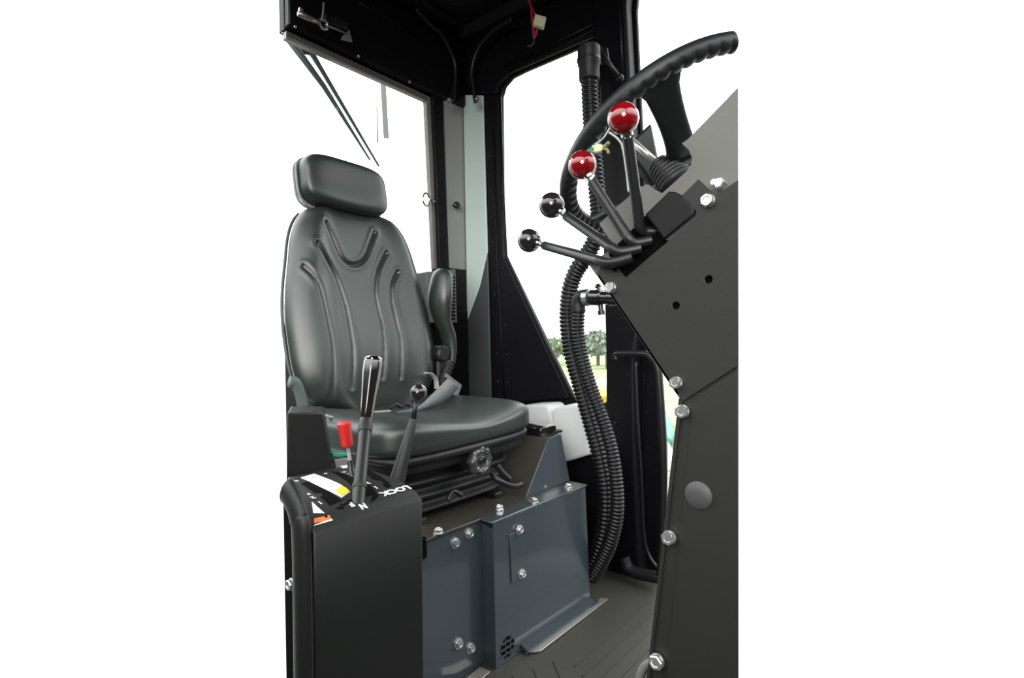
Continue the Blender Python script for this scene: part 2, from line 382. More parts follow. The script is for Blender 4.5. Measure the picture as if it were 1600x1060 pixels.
# gusset tower beside the cushion
g0 = onY(822, 783, .905); gz = PT+.010
tl = onY(859, 685, .925)
bt = bmesh.new()
A0 = V((g0.x, .905, gz)); A1 = V((1.335, .905, gz)); T0 = V((tl.x, .93, tl.z)); T1 = V((1.33, .93, tl.z+.002))
B0 = onX(800, 788, A0.x-.015); B0 = V((A0.x-.02, .915, gz)); TB = onX(819, 679, tl.x); TB = V((tl.x, TB.y, T0.z+.001))
obj('gusset_front', prism([A0, A1, T1, T0], (0, .004, 0)), BLUEG, ped, bevel=.002)
obj('gusset_side', prism([A0+V((0, .001, 0)), T0, TB, V((A0.x-.01, 1.35, T0.z-.01)), V((A0.x-.03, 1.35, gz))], (.004, 0, 0)), BROWNG, ped, bevel=.001)  # brown stands in for blue-grey paint lying in shade
obj('gusset_top', prism([T0, T1, T1+V((0, .16, 0)), T0+V((0, .16, 0))], (0, 0, -.004)), BLUEG, ped, bevel=.001)
sk = box((T0.x-.002, .955, T0.z), (T0.x+.075, 1.12, T0.z+.026)); 
sw = thing('switch_block', 'small black plastic block on top of the blue-grey gusset beside the cushion', 'switch', (T0.x+.03, 1.0, T0.z))
obj('housing', sk, BALLB, sw, bevel=.003)
obj('mounting_foot', box((T0.x+.06, .95, T0.z), (T0.x+.10, 1.0, T0.z+.008)), RUBBER, sw, bevel=.002)
# loose steel strips on the floor
s1 = obj('floor_strip', prism(P2([(822, 1020), (940, 934), (950, 936), (845, 1017)], lambda x, y, v: onZ(x, y, v), .006), (0, 0, -.004)), STEEL, bevel=.001)
tag(s1, 'bare silver metal strip on the floor along the front of the blue-grey seat base', 'metal strip')
s2 = obj('floor_strip', prism(P2([(728, 1060), (750, 1042), (766, 1049), (752, 1062), (745, 1075), (725, 1075)], lambda x, y, v: onZ(x, y, v), .006), (0, 0, -.004)), STEEL, bevel=.001)
tag(s2, 'pale metal scrap on the floor at the bottom left corner of the seat base', 'metal strip')

# ================================================================== OPERATOR SEAT
seat = thing('operator_seat', 'black vinyl operator seat with headrest and grooved backrest', 'seat', (.95, 1.15, .34))
TL = math.radians(11); BN = V((0, math.cos(TL), -math.sin(TL))); BU = V((0, math.sin(TL), math.cos(TL))); BP = V((.96, 1.30, .5)); BC = .957
def hz(z): return (z-.5)/math.cos(TL)
WT = [(.548, .012), (.556, .08), (.575, .145), (.60, .190), (.64, .220), (.69, .236), (.75, .240), (.82, .240), (.90, .231), (.98, .214), (1.05, .198), (1.10, .176), (1.13, .146), (1.146, .09), (1.150, .014)]
def wof(z):
    if z <= WT[0][0]: return WT[0][1]
    for i in range(len(WT)-1):
        if z <= WT[i+1][0]:
            p1, p2 = WT[i], WT[i+1]; p0 = WT[max(0, i-1)]; p3 = WT[min(len(WT)-1, i+2)]
            t = (z-p1[0])/(p2[0]-p1[0]); L = p2[0]-p1[0]
            m1 = (p2[1]-p0[1])/max(1e-6, p2[0]-p0[0])*L; m2 = (p3[1]-p1[1])/max(1e-6, p3[0]-p1[0])*L
            return max(.004, (2*t**3-3*t*t+1)*p1[1]+(t**3-2*t*t+t)*m1+(-2*t**3+3*t*t)*p2[1]+(t**3-t*t)*m2)
    return WT[-1][1]
GP = BP-BN*.05
grooves_px = [[(511, 346), (519, 363), (529, 386), (538, 403), (549, 412), (563, 411), (574, 400), (581, 382), (589, 361)],
 [(495, 380), (508, 400), (520, 418), (531, 441), (542, 479), (547, 513), (551, 558), (551, 606)],
 [(606, 394), (599, 408), (592, 427), (589, 457), (594, 490), (598, 518), (599, 560), (598, 590)],
 [(478, 414), (497, 445), (508, 490), (516, 536), (519, 581), (519, 620)],
 [(623, 425), (615, 445), (615, 475), (621, 509), (625, 536), (626, 590)]]
def toplane(x, y): p = onP(x, y, GP, BN); return V(((p-BP).x+BP.x, (p-BP).dot(BU), 0))
GR = [smoothpath([toplane(*q) for q in gp], 5) for gp in grooves_px]
GB = [(min(p.x for p in g)-.03, max(p.x for p in g)+.03, min(p.y for p in g)-.03, max(p.y for p in g)+.03) for g in GR]
def groove(x, h):
    dmin = 1e9
    for g, b in zip(GR, GB):
        if not (b[0] < x < b[1] and b[2] < h < b[3]): continue
        for i in range(len(g)-1):
            a, bb = g[i], g[i+1]; ab = bb-a; t = max(0, min(1, ((x-a.x)*ab.x+(h-a.y)*ab.y)/max(1e-9, ab.x*ab.x+ab.y*ab.y)))
            dx = x-a.x-ab.x*t; dy = h-a.y-ab.y*t; dd = dx*dx+dy*dy
            if dd < dmin: dmin = dd
    dd = math.sqrt(dmin)
    return min(1, max(0, (h-.10)/.12))*-.0095*math.exp(-(dd/.0038)**2)+.0016*math.exp(-((dd-.013)/.006)**2)
bm = bmesh.new(); rings = []; NR = 170; NF, NB = 150, 36
z0, z1 = WT[0][0], WT[-1][0]
for i in range(NR+1):
    q = .5-.5*math.cos(math.pi*i/NR); q = .35*q+.65*i/NR if .04 < i/NR < .96 else (.35*q+.65*i/NR)
    z = z0+(z1-z0)*q; wd = wof(z); h = hz(z); e = max(.05, (1-abs(2*q-1)**7)**(1/2.1)); ring = []
    for k in range(NF):
        a = -1+2*k/(NF-1); ax = math.sin(a*math.pi/2)*.35+a*.65
        x = BC+wd*ax
        f = .050*e*max(0, 1-abs(ax)**4.5)**(1/2.2)
        f += e*(.016*math.exp(-((abs(ax)-.74)/.17)**2)+.016*math.exp(-((z-.72)/.13)**2)*(1-ax*ax)-.008*(1-ax*ax))
        f += groove(x, h)*e if abs(ax) < .93 else 0
        ring.append(bm.verts.new(V((x, BP.y, BP.z))+BU*h-BN*f))
    for k in range(1, NB):
        a = 1-2*k/NB; f = .052*e*max(0, 1-abs(a)**4)**(1/2.5)
        ring.append(bm.verts.new(V((BC+wd*a, BP.y, BP.z))+BU*h+BN*f))
    rings.append(ring)
n = len(rings[0])
for A, B in zip(rings, rings[1:]):
    for k in range(n): bm.faces.new([A[k], A[(k+1) % n], B[(k+1) % n], B[k]])
bm.faces.new(rings[0][::-1]); bm.faces.new(rings[-1])
back = obj('backrest', bm, VINYL, seat, smooth=True)
lp = []
for sgn, zs in ((-1, [z0+(z1-z0)*i/40 for i in range(2, 39)]), (1, [z0+(z1-z0)*i/40 for i in range(38, 1, -1)])):
    for z in zs: lp.append(V((BC+sgn*(wof(z)+.001), BP.y, BP.z))+BU*hz(z)+BN*.014)
obj('piping', tube(lp, .0042, 8, closed=True), mat('dark_piping', (.07, .08, .08), .4), back, smooth=True)
HR = Matrix.Rotation(-math.radians(9), 3, 'X')
HC = V((.931, 1.415, 1.213))
hd = obj('headrest', softbox(HC, (.272, .098, .150), 4.2, 30, rot=HR, fn=lambda u: (0, .010*(1-u.x*u.x)*(1-u.z*u.z) if u.y < 0 else 0, -.004*u.x)), VINYL, seat, smooth=True)
def hloop(yo, sc):
    o = []
    for i in range(72):
        t = 2*math.pi*i/72; e = 4.2; cx, sx = math.cos(t), math.sin(t); s = (abs(cx)**e+abs(sx)**e)**(-1/e)
        o.append(HC+HR @ V((.136*cx*s*sc, yo, .075*sx*s*sc)))
    return o
obj('piping', tube(hloop(.012, 1.03), .0042, 8, closed=True), VPIPE, hd, smooth=True)
obj('piping', tube(hloop(.026, 1.03), .0038, 8, closed=True), VPIPE, hd, smooth=True)
for x in (.90, .965): obj('headrest_post', tube([(x, 1.425, 1.10), (x, 1.418, 1.17)], .012, 12), RUBBER, seat, smooth=True)
# cushion with waterfall front
def cf(u):
    z = 0
    if u.z > 0: z = -.010*math.exp(-(u.x/.45)**2)*u.z + .012*math.exp(-((abs(u.x)-.8)/.2)**2)*u.z
    if u.y < -.3: z += (-.009-.006*math.cos(u.x*5.2-.6))*((-u.y-.3)/.7)**2*max(0, u.z)
    if u.z < .2: z += (.013+.006*u.x)*min(1, (.2-u.z)*1.5)
    return (0, -.012*(1-u.x*u.x) if u.y < 0 else 0, z)
CC = V((.948, 1.135, .540))
cush = obj('cushion', softbox(CC, (.520, .46, .094), (5.6,), 40, fn=cf), VINYL, seat, smooth=True)
obj('seat_pan', softbox((.955, 1.13, .487), (.47, .40, .05), 7, 18), RUBBER, seat, smooth=True)
obj('pan_lip', tube(smoothpath([(.72, 1.25, .503), (.715, 1.0, .503), (.735, .935, .502), (.80, .915, .503), (.95, .905, .507), (1.10, .915, .509), (1.165, .94, .511), (1.18, 1.0, .511), (1.18, 1.25, .511)]), .010, 10), RUBBER, seat, smooth=True)
# rubber bellows of the suspension
bm = bmesh.new(); L = []
for i in range(29):
    z = .368+.102*i/28; k = .5+.5*math.cos(i/28*2*math.pi*3); wd = .158+.018*k+.035*(i/28); dp = .118+.018*k+.010*(i/28); ring = []
    for j in range(64):
        t = 2*math.pi*j/64; e = 6; cx, sx = math.cos(t), math.sin(t); s = (abs(cx)**e+abs(sx)**e)**(-1/e)
        ring.append(bm.verts.new((.955+wd*cx*s, 1.10+dp*sx*s, z)))
    L.append(ring)
for A, B in zip(L, L[1:]):
    for k in range(64): bm.faces.new([A[k], A[(k+1) % 64], B[(k+1) % 64], B[k]])
bm.faces.new(L[0][::-1]); bm.faces.new(L[-1])
obj('suspension_bellows', bm, RUBBER, seat, smooth=True)
obj('suspension_base', box((.79, .985, PT+.022), (1.11, 1.22, PT+.037)), RUBBER, seat, bevel=.004)
obj('slide_rail', box((.80, .96, PT+.010), (.835, 1.30, PT+.024)), SHAFT, seat, bevel=.003)
obj('slide_rail', box((1.07, .96, PT+.010), (1.105, 1.30, PT+.024)), SHAFT, seat, bevel=.003)
obj('slide_latch', tube(smoothpath([onY(700, 783, .925), onY(708, 768, .925), onY(722, 775, .915)]), .006, 8), SHAFT, seat, smooth=True)
# weight adjuster knob
kc = onY(750, 719, .905)
obj('knob_shaft', lathe([(.030, -.05), (.030, -.012)], kc, (0, -1, 0), 20), RUBBER, seat, smooth=35)
kn = obj('adjuster_knob', lathe([(.026, -.016), (.033, -.012), (.035, 0), (.033, .008), (.027, .012), (.022, .010), (.018, .005), (.006, .005)], kc, (0, -1, 0), 64, wob=lambda t, r: r*(1+(.07*math.cos(t*16*math.pi) if r > .024 else 0))), mat('worn_black_knob', (.06, .062, .062), .3, spec=.8), seat, smooth=50)
obj('knob_boss', lathe([(.010, 0), (.010, .010), (.007, .013)], kc, (0, -1, 0), 16), BALLB, kn, smooth=35)
for k in range(8):
    t = 2*math.pi*k/8; obj('knob_rib', lathe([(.0035, 0), (.0035, .009), (.002, .011)], kc+V((.0225*math.cos(t), 0, .0225*math.sin(t))), (0, -1, 0), 10), ZINC if k in (2, 5) else BALLB, kn, smooth=35)
obj('height_lever', tube(smoothpath([onY(776, 727, .93), onY(786, 740, .92), onY(797, 750, .91)]), .008, 10), SHAFT, seat, smooth=True)
obj('height_lever', tube(smoothpath([onY(768, 740, .93), onY(780, 752, .91), onY(802, 760, .90), onY(816, 757, .90)]), .007, 10), SHAFT, seat, smooth=True)
# folded-up armrest on the far side
YA = 1.30
ap = [(693, 425, 8), (691, 432, 12), (688, 463, 14), (689, 485, 12), (693, 505, 9.5), (700, 524, 9), (703, 546, 8), (702, 568, 7)]
pts = [onY(x, y, YA) for x, y, r in ap]; P = smoothpath(pts, 6); rr = smoothpath([(r*1.86/FPX, 0, 0) for x, y, r in ap], 6)
obj('armrest', tube(P, [q.x for q in rr], 18, flat=(1.0, 1.6), up=(1, 0, 0)), VINYL, seat, smooth=True)
obj('armrest_pivot', lathe([(.026, -.03), (.026, .03), (.020, .036)], onY(683, 553, YA), (0, -1, 0), 20), RUBBER, seat, smooth=35)
obj('hip_bracket', box((1.17, 1.28, .50), (1.21, 1.36, .70)), RUBBER, seat, bevel=.01)
bm = tube(smoothpath(P2([(452, 597), (462, 600), (470, 620), (474, 644)], onY, 1.22)), .011, 12, flat=(1.3, .7))
obj('armrest', bm, mat('grey_armrest_shell', (.10, .12, .115), .45), seat, smooth=True)
# belt: buckle stalk, boot, webbing
bb = obj('belt_stalk_boot', corrugated([onY(703, 566, 1.24), onY(698, 580, 1.24), onY(690, 602, 1.24)], .018, .011, .005), RUBBER, seat, smooth=True)
def ribbon(pairs, y, th=.002):
    bm = bmesh.new(); A = smoothpath([onY(a[0], a[1], y) for a, b in pairs], 5); B = smoothpath([onY(b[0], b[1], y+.015) for a, b in pairs], 5)
    off = V((0, .0025, 0)); g = []
    for a, b in zip(A, B): g.append([bm.verts.new(a), bm.verts.new(b), bm.verts.new(b+off), bm.verts.new(a+off)])
    for p, q in zip(g, g[1:]):
        for k in range(4): bm.faces.new([p[k], p[(k+1) % 4], q[(k+1) % 4], q[k]])
    bm.faces.new(g[0][::-1]); bm.faces.new(g[-1]); return bm
obj('belt_plate', prism(P2([(698, 584), (722, 602), (712, 632), (708, 632), (715, 605), (698, 590)], onY, 1.20), (0, .01, 0)), VENT, seat, bevel=.001)
obj('seat_belt', ribbon([((700, 592), (718, 604)), ((690, 602), (706, 618)), ((675, 617), (692, 628)), ((658, 633), (674, 636)), ((640, 640), (650, 645)), ((620, 643), (626, 650))], 1.10), STRAP, seat, smooth=True)
obj('seat_belt', tube(smoothpath(P2([(664, 583), (674, 585), (681, 594), (682, 608)], onY, 1.24)), .008, 8, flat=(.4, 1.4)), mat('beige_webbing', (.36, .34, .28), .6), seat, smooth=True)
obj('belt_buckle', tube(smoothpath(P2([(610, 638), (618, 632), (626, 636), (634, 631), (640, 634)], onY, 1.08)), .005, 8), RUBBER, seat, smooth=True)
obj('cushion_lit_edge', tube(smoothpath(P2([(508, 650), (530, 655), (555, 654), (580, 646), (610, 643)], onY, 1.14)), .004, 8), VPIPE, seat, smooth=True)  # pale tube imitating the lit back edge of the cushion

# ================================================================== HEATER VENT on the rear wall
vt = thing('wall_vent', 'grey metal vent box with black slots beside the upright armrest', 'vent', onY(690, 465, CY-.05))
v0 = P2([(666, 425), (712, 421), (715, 505), (670, 505)], onY, CY-.08)
obj('housing', prism(v0, (0, .056, 0)), VENT, vt, bevel=.003)
for k in range(13):
    y = 433+k*5.4
    obj('slot', prism(P2([(697, y), (711, y-.8), (711, y+1.9), (697, y+2.7)], onY, CY-.0815), (0, .001, 0)), HOLE, vt)
for q in ((704, 426), (706, 503)): bolt(onY(*q, CY-.081), (0, -1, 0), .004, .003, 1.3, vt, mat('brass_screw', (.6, .38, .12), .3, metal=.8), 'screw')

# ================================================================== WASHER TANK
tk = thing('washer_fluid_tank', 'translucent white plastic tank beside the seat under the side window', 'tank', (1.42, 1.0, .36))
def tankbox(p, v, th, b): return prism(P2(p, onX, v), (th, 0, 0))
obj('body', tankbox([(863, 640), (885, 633), (912, 634), (918, 640), (919, 712), (886, 722), (868, 724), (863, 700)], 1.465, .11, 0), TANK, tk, bevel=.012, seg=4)
obj('shoulder', tankbox([(818, 633), (852, 632), (858, 638), (866, 668), (862, 700), (818, 690)], 1.475, .10, 0), TANK, tk, bevel=.010, seg=4)
bk = obj('tank_bracket', prism(P2([(880, 726), (928, 712), (935, 745), (935, 900), (890, 930)], onX, 1.50), (.05, 0, 0)), BLACK, bevel=.004)
tag(bk, 'black bracket under the white washer tank behind the ribbed hoses', 'bracket')

# ================================================================== HOSES
XH = 1.40
h1 = obj('corrugated_hose', corrugated(P2([(921, 100), (922, 150), (926, 220), (932, 290), (936, 345), (931, 372), (915, 402), (900, 425), (890, 455), (887, 500), (893, 550), (906, 600), (923, 660), (938, 715), (946, 765), (946, 810), (938, 850), (922, 885), (905, 900)], onX, XH+.02), .0265, .0125, .0055, 18), HOSE, smooth=True)
tag(h1, 'long black ribbed hose coming down from the window top, leftmost of the pair', 'hose')
for f_, t_ in (((921, 74), (921, 112)),):
    obj('hose_cuff', lathe([(.030, 0), (.034, .004), (.034, .055), (.031, .06), (.031, .10), (.028, .104)], onX(920, 73, XH+.02), onX(921, 120, XH+.02)-onX(920, 73, XH+.02), 24), RUBBER, h1, smooth=35)
obj('hose_clamp', lathe([(.0355, 0), (.0355, .008)], onX(920, 92, XH+.02), (0, 0, -1), 24), SHAFT, h1, smooth=35)
h2 = obj('corrugated_hose', corrugated(P2([(904, 482), (903, 520), (911, 565), (925, 610), (942, 655), (956, 705), (963, 755), (964, 800), (955, 845), (940, 880), (925, 905)], onX, XH-.03), .0205, .0105, .0045, 16), HOSE, smooth=True)
tag(h2, 'black ribbed hose running down from the elbow fitting, rightmost of the pair', 'hose')
el = obj('pipe_elbow', tube(smoothpath(P2([(904, 488), (903, 474), (908, 465), (920, 463)], onX, XH-.03)), .021, 16), RUBBER, smooth=True)
tag(el, 'black rubber elbow joining the right ribbed hose to the pipe fitting', 'pipe elbow')
obj('clamp_ring', lathe([(.024, 0), (.024, .016)], onX(914, 466, XH-.03), (.0, -1, 0), 20), ZINC, el, smooth=35)
pf = thing('pipe_fitting', 'black threaded pipe fitting beside the elbow below the dash corner', 'pipe fitting', onX(940, 470, XH-.03))
obj('barrel', lathe([(.016, 0), (.023, .004), (.024, .035), (.019, .04), (.019, .06), (.023, .064), (.023, .12)], onX(923, 465, XH-.03), (0, -1, -.08), 20), BALLB, pf, smooth=35)
obj('nipple', lathe([(.007, 0), (.007, .02), (.010, .022), (.010, .034)], onX(938, 474, XH-.03), (0, -.1, -1), 12), BALLB, pf, smooth=35)
obj('tap', lathe([(.006, 0), (.006, .02), (.010, .022), (.008, .03)], onX(938, 460, XH-.03), (0, .3, 1), 12), BALLB, pf, smooth=35)
gs = thing('support_strut', 'thin black diagonal strut running from the hose top to the door post', 'strut', onX(950, 95, 1.5))
obj('rod', tube([onX(933, 72, 1.48), onX(968, 122, 1.50)], .006, 10), SHAFT, gs, smooth=True)
obj('end_joint', sphere(onX(969, 122, 1.50), .011), SHAFT, gs, smooth=True)
obj('hose_bracket', prism(P2([(905, 70), (928, 68), (948, 74), (952, 100), (934, 100), (928, 82), (906, 82)], onX, 1.50), (.01, 0, 0)), RUBBER, gs, bevel=.002)
vr = obj('conduit_rod', tube(P2([(934, 108), (938, 160), (943, 330)], onX, 1.53), .005, 8), SHAFT, smooth=True)
tag(vr, 'thin vertical black conduit between the upper hose and the door post', 'conduit')
gr = obj('grab_rail', tube(smoothpath(P2([(962, 562), (963, 554), (975, 553), (1004, 553), (1016, 557), (1026, 572), (1030, 600), (1034, 660), (1037, 740), (1035, 830), (1031, 900)], onX, 1.52)), .0105, 12), SHAFT, smooth=True)
tag(gr, 'black tubular grab rail bent round the lower door opening', 'grab rail')

HOODM = mat('black_hood', (.006, .006, .006), .45, spec=.25)
# ================================================================== DASH CONSOLE
DX = .64
dash = thing('dash_console', 'dark steel dash console with bolted side plates, light upper plate and black lever recess', 'dash console', (.75, .3, 0))
up_ = [(931, 428), (947, 404), (961, 413), (977, 434), (1086, 341), (1087, 330), (1064, 307), (1091, 280), (1118, 306), (1153, 281), (1153, 572), (1077, 621), (1066, 628), (1058, 618)]
hA = circ(onX(1107, 437, DX), (1, 0, 0), .0047); hB = circ(onX(1056, 478, DX), (1, 0, 0), .0047)
obj('side_plate', prism(P2(up_, onX, DX), (.003, 0, 0), [hA, hB]), DASH, dash, bevel=.0008)
obj('side_plate', prism(P2([(1060, 624), (1066, 612), (1153, 560), (1153, 1290), (985, 1290), (1008, 1075)], onX, DX+.0035), (.003, 0, 0)), DASH, dash, bevel=.0008)
obj('access_cover', prism(P2([(1083, 624), (1153, 580), (1153, 1290), (1015, 1290), (1049, 975), (1071, 740)], onX, DX+.0015), (.002, 0, 0)), DASH, dash, bevel=.0008)
# folded returns give the plates their depth
def ret(pa, pb, depth, x0=DX, mt=DASH):
    a, b = onX(*pa, x0), onX(*pb, x0)
    obj('folded_edge', prism([a, b, b+V((depth, 0, 0)), a+V((depth, 0, 0))], (0, -.003, .001)), mt, dash)
ret((933, 431), (1057, 616), .10); ret((1062, 628), (1010, 1075), .16); ret((1010, 1075), (987, 1290), .16)
for hc in ((1107, 437), (1056, 478)): obj('hole_backing', lathe([(.009, 0), (.009, .001)], onX(*hc, DX+.006), (1, 0, 0), 14), HOLE, dash)
obj('cowl', box((.67, -.57, 0), (1.25, -.12, .86)), DASH, dash, bevel=.02)
# light upper plate
lp_ = [(1153, 136), (1075, 217), (1065, 224), (1076, 235), (1081, 247), (1079, 258), (1072, 268), (1034, 302), (1022, 296), (1012, 288), (1000, 292), (990, 300), (961, 326), (936, 350), (958, 384), (946, 396), (918, 411), (931, 430), (960, 440), (1090, 345), (1120, 330), (1153, 300)]
obj('upper_plate', prism(P2(lp_, onX, DX+.022), (.003, 0, 0)), DASHL, dash, bevel=.0008)
# recess for the levers
rb = [(951, 396), (1046, 299), (1062, 304), (1085, 325), (1090, 338), (976, 437), (958, 418)]
obj('lever_recess', prism(P2(rb, onX, DX+.012), (.009, 0, 0)), HOLE, dash)
obj('recess_hood', prism(P2([(1006, 336), (1043, 300), (1052, 298), (1079, 316), (1086, 329), (1084, 337), (1037, 376), (1020, 352)], onX, DX-.001), (.016, 0, 0)), HOODM, dash, bevel=.005, seg=3)
obj('notch_plate', prism(P2([(1066, 305), (1091, 281), (1116, 308), (1128, 330), (1090, 332)], onX, DX+.004), (.002, 0, 0)), DASH, dash)
for px, py, r in ((1107, 314, .0072), (955, 450, .0068), (1057, 598, .0068), (1067, 643, .0074), (1046, 840, .0078), (1027, 1033, .0085)):
    bolt(onX(px, py, DX), (-1, 0, 0), r, .008, 1.12, dash)
obj('bolt', lathe([(.0035, 0), (.0035, .016)], onX(1124, 292, DX+.022), (-1, .1, .2), 12), ZINC, dash, smooth=35)
obj('bolt', lathe([(.007, 0), (.007, .008), (.0055, .010)], onX(1128, 290, DX+.012), (-1, .1, .2), 6), ZINC, dash)
obj('hole_plug', lathe([(.0165, 0), (.0165, .002), (.013, .0045), (.006, .006)], onX(1092, 774, DX+.0015), (-1, 0, 0), 28), mat('grey_rubber_plug', (.055, .055, .056), .5), dash, smooth=35)
obj('empty_screw_hole', lathe([(.003, 0), (.003, .001)], onX(961, 421, DX), (-1, 0, 0), 12), HOLE, dash)

# ================================================================== STEERING WHEEL
WC = V((.925, .400, 1.089)); wt, wa = .557, .115
WN = V((math.sin(wa)*math.sin(wt), math.cos(wa)*math.sin(wt), math.cos(wt))); WU = WN.cross(V((0, 0, 1))).normalized(); WV = WN.cross(WU)
wheel = thing('steering_wheel', 'black steering wheel with finger-grip rim above the light dash plate', 'steering wheel', WC)
WR = .20; a0, a1 = math.radians(3), math.radians(242.5)
bm = bmesh.new(); rings = []; NS = 420; K = 22
for i in range(NS+1):
    t = a0+(a1-a0)*i/NS; rd = WU*math.cos(t)+WV*math.sin(t); ph = (t*WR/.0195) % 1; bumpy = abs(math.sin(math.pi*ph))**.6
    ring = []
    for k in range(K):
        g = 2*math.pi*k/K; inner = max(0, -math.cos(g-1.05)); r = .0143*(1+inner**1.1*(.34*bumpy-.18))
        ring.append(bm.verts.new(WC+rd*(WR+r*math.cos(g))+WN*(r*math.sin(g))))
    rings.append(ring)
for A, B in zip(rings, rings[1:]):
    for k in range(K): bm.faces.new([A[k], A[(k+1) % K], B[(k+1) % K], B[k]])
bm.faces.new(rings[0][::-1]); bm.faces.new(rings[-1])
WM = mat('wheel_rubber', (.012, .0145, .0145), .42, bump=.15, bscale=400)
obj('rim', bm, WM, wheel, smooth=True)
HUB = WC-WN*.036
def spoke(deg, w0, w1):
    t = math.radians(deg); rd = WU*math.cos(t)+WV*math.sin(t); tn = rd.cross(WN)
    bm = bmesh.new(); R_ = []
    for i in range(15):
        s = i/14; c = HUB.lerp(WC+rd*(WR-.006), s); c += WN*(-.030*math.sin(math.pi*s)*(1-s)+.0)
        wd = w0*(1-s)+w1*s-.010*math.sin(math.pi*s); th = .011*(1-s)+.008*s
        if s > .85: wd += .016*((s-.85)/.15)**2
        ring = []
        for k in range(20):
            g = 2*math.pi*k/20; e = 4; cx, sx = math.cos(g), math.sin(g); q = (abs(cx)**e+abs(sx)**e)**(-1/e)
            ring.append(bm.verts.new(c+tn*(wd*cx*q)+WN*(th*sx*q)))
        R_.append(ring)
    for A, B in zip(R_, R_[1:]):
        for k in range(20): bm.faces.new([A[k], A[(k+1) % 20], B[(k+1) % 20], B[k]])
    bm.faces.new(R_[0][::-1]); bm.faces.new(R_[-1])
    return obj('spoke', bm, WM, wheel, smooth=50)
spoke(208, .033, .031); spoke(93, .020, .020)
obj('hub', lathe([(.020, -.030), (.032, -.026), (.036, 0), (.034, .012), (.020, .018)], HUB, WN, 32), WM, wheel, smooth=40)
colm = thing('steering_column', 'black ribbed rubber boot and chrome stalk beneath the steering wheel', 'steering column', onD(1055, 290, .95))
b0 = onD(1030, 258, .93); b1 = onD(1060, 290, .91); ax = (b1-b0)
pr = []
for i in range(29):
    s = i/28; pr.append(((.014+.020*s)+(.0028 if i % 4 in (1, 2) else 0), -ax.length*.12+ax.length*1.1*s))
obj('bellows_boot', lathe(pr, b0, ax, 28), RUBBER, colm, smooth=True)
obj('column_neck', tube([onD(1062, 245, .95), onD(1080, 300, 1.0)], .028, 20), RUBBER, colm, smooth=True)
obj('stalk', tube([onD(988, 221, .93), onD(1032, 260, .93)], .0056, 14), mat('brushed_stalk', (.65, .65, .62), .3, metal=.7), colm, smooth=True)
obj('column_shroud', prism([onD(x, y, 1.0) for x, y in ((1018, 191), (1030, 250), (1036, 300), (1018, 287), (1003, 264), (985, 242), (984, 224), (1000, 208))], D0*.03), WM, colm, bevel=.005)

# ================================================================== CONTROL LEVERS
def lever(ball, r, t, fer, path, mt, label):
    bc = onD(ball[0], ball[1], t)
    th = thing('control_lever', label, 'lever', onD(*path[-1][:2], path[-1][2]), 'ball-topped control levers on the dash')
    kb = obj('ball_knob', sphere(bc, r, seg=36), mt, th, smooth=True)
    pts = [onD(*q) for q in path]
    d = (pts[0]-bc).normalized()
    obj('ferrule', lathe([(.0062, r*.90), (.0075, r*.93), (.0075, r*1.12), (.0038, r*1.15), (.0038, (pts[0]-bc).length+.004)], bc, d, 18), CHROME, th, smooth=40)
    k = len(pts)-1; mid = [pts[0].lerp(pts[1], f) for f in (0, .5, .93)]
    rest = smoothpath([mid[-1], pts[1]]+pts[2:], 6)
    obj('shaft', tube(mid[:-1]+rest, .0068, 16), SHAFT, th, smooth=40)
lever((974, 185), .0188, .655, None, [(981, 216, .662), (1000, 356, .700), (1010, 362, .703), (1034, 361, .70)], RED, 'red ball-topped lever standing upright, highest of the four on the dash')
lever((910, 258), .0188, .735, None, [(925, 284, .730), (983, 374, .702), (994, 380, .702), (1018, 376, .70)], RED, 'red ball-topped lever leaning left, second highest of the four')
lever((862, 321), .0188, .81, None, [(885, 338, .80), (957, 388, .712), (970, 394, .706), (1002, 388, .70)], BALLB, 'black ball-topped lever just below the two red ones')
lever((827, 376), .0188, .88, None, [(851, 384, .865), (938, 408, .722), (955, 411, .71), (988, 402, .70)], BALLB, 'black ball-topped lever, lowest and nearly level, pointing at the seat')

# ================================================================== GEAR CONSOLE (near right of the driver)
gcx0, gcx1 = .358, .531
cons = thing('gear_console', 'black plastic gear console with arched slotted top in the lower left', 'gear console', (.44, .74, 0))
ARC = [(.620, .5265), (.628, .533), (.641, .5395), (.679, .548), (.710, .5515), (.752, .5525), (.790, .551), (.83, .546), (.87, .538)]
def top(y):
    if y <= ARC[0][0]: return ARC[0][1]
    for (y0, q0), (y1, q1) in zip(ARC, ARC[1:]):
        if y <= y1: return q0+(q1-q0)*(y-y0)/(y1-y0)
    return ARC[-1][1]
arc_s = [V((gcx0, q.x, q.y)) for q in smoothpath([(y, z, 0) for y, z in ARC], 4)]
prof = [V((gcx0, .627, 0))]+[V((gcx0, .622, .40))]+arc_s+[V((gcx0, .87, 0))]
bm = prism(prof, (gcx1-gcx0, 0, 0))
cutn = V((.183, -.097, 0)).normalized()   # the rear inner corner of the housing is cut off at a slant
res = bmesh.ops.bisect_plane(bm, geom=bm.verts[:]+bm.edges[:]+bm.faces[:], plane_co=V((gcx0, .683, 0)), plane_no=-cutn, clear_outer=True)
bmesh.ops.holes_fill(bm, edges=[e for e in bm.edges if len(e.link_faces) == 1])
obj('body', bm, CONS, cons, bevel=.002, angle=60)
def onarc(x, y, off=.0008):
    r = ray(x, y); t = .5
    while t < 1.4:
        p = CAM+r*t
        if p.z < top(p.y) and p.y > .61: return p+V((0, 0, off))
        t += .0015
    return onZ(x, y, .55)
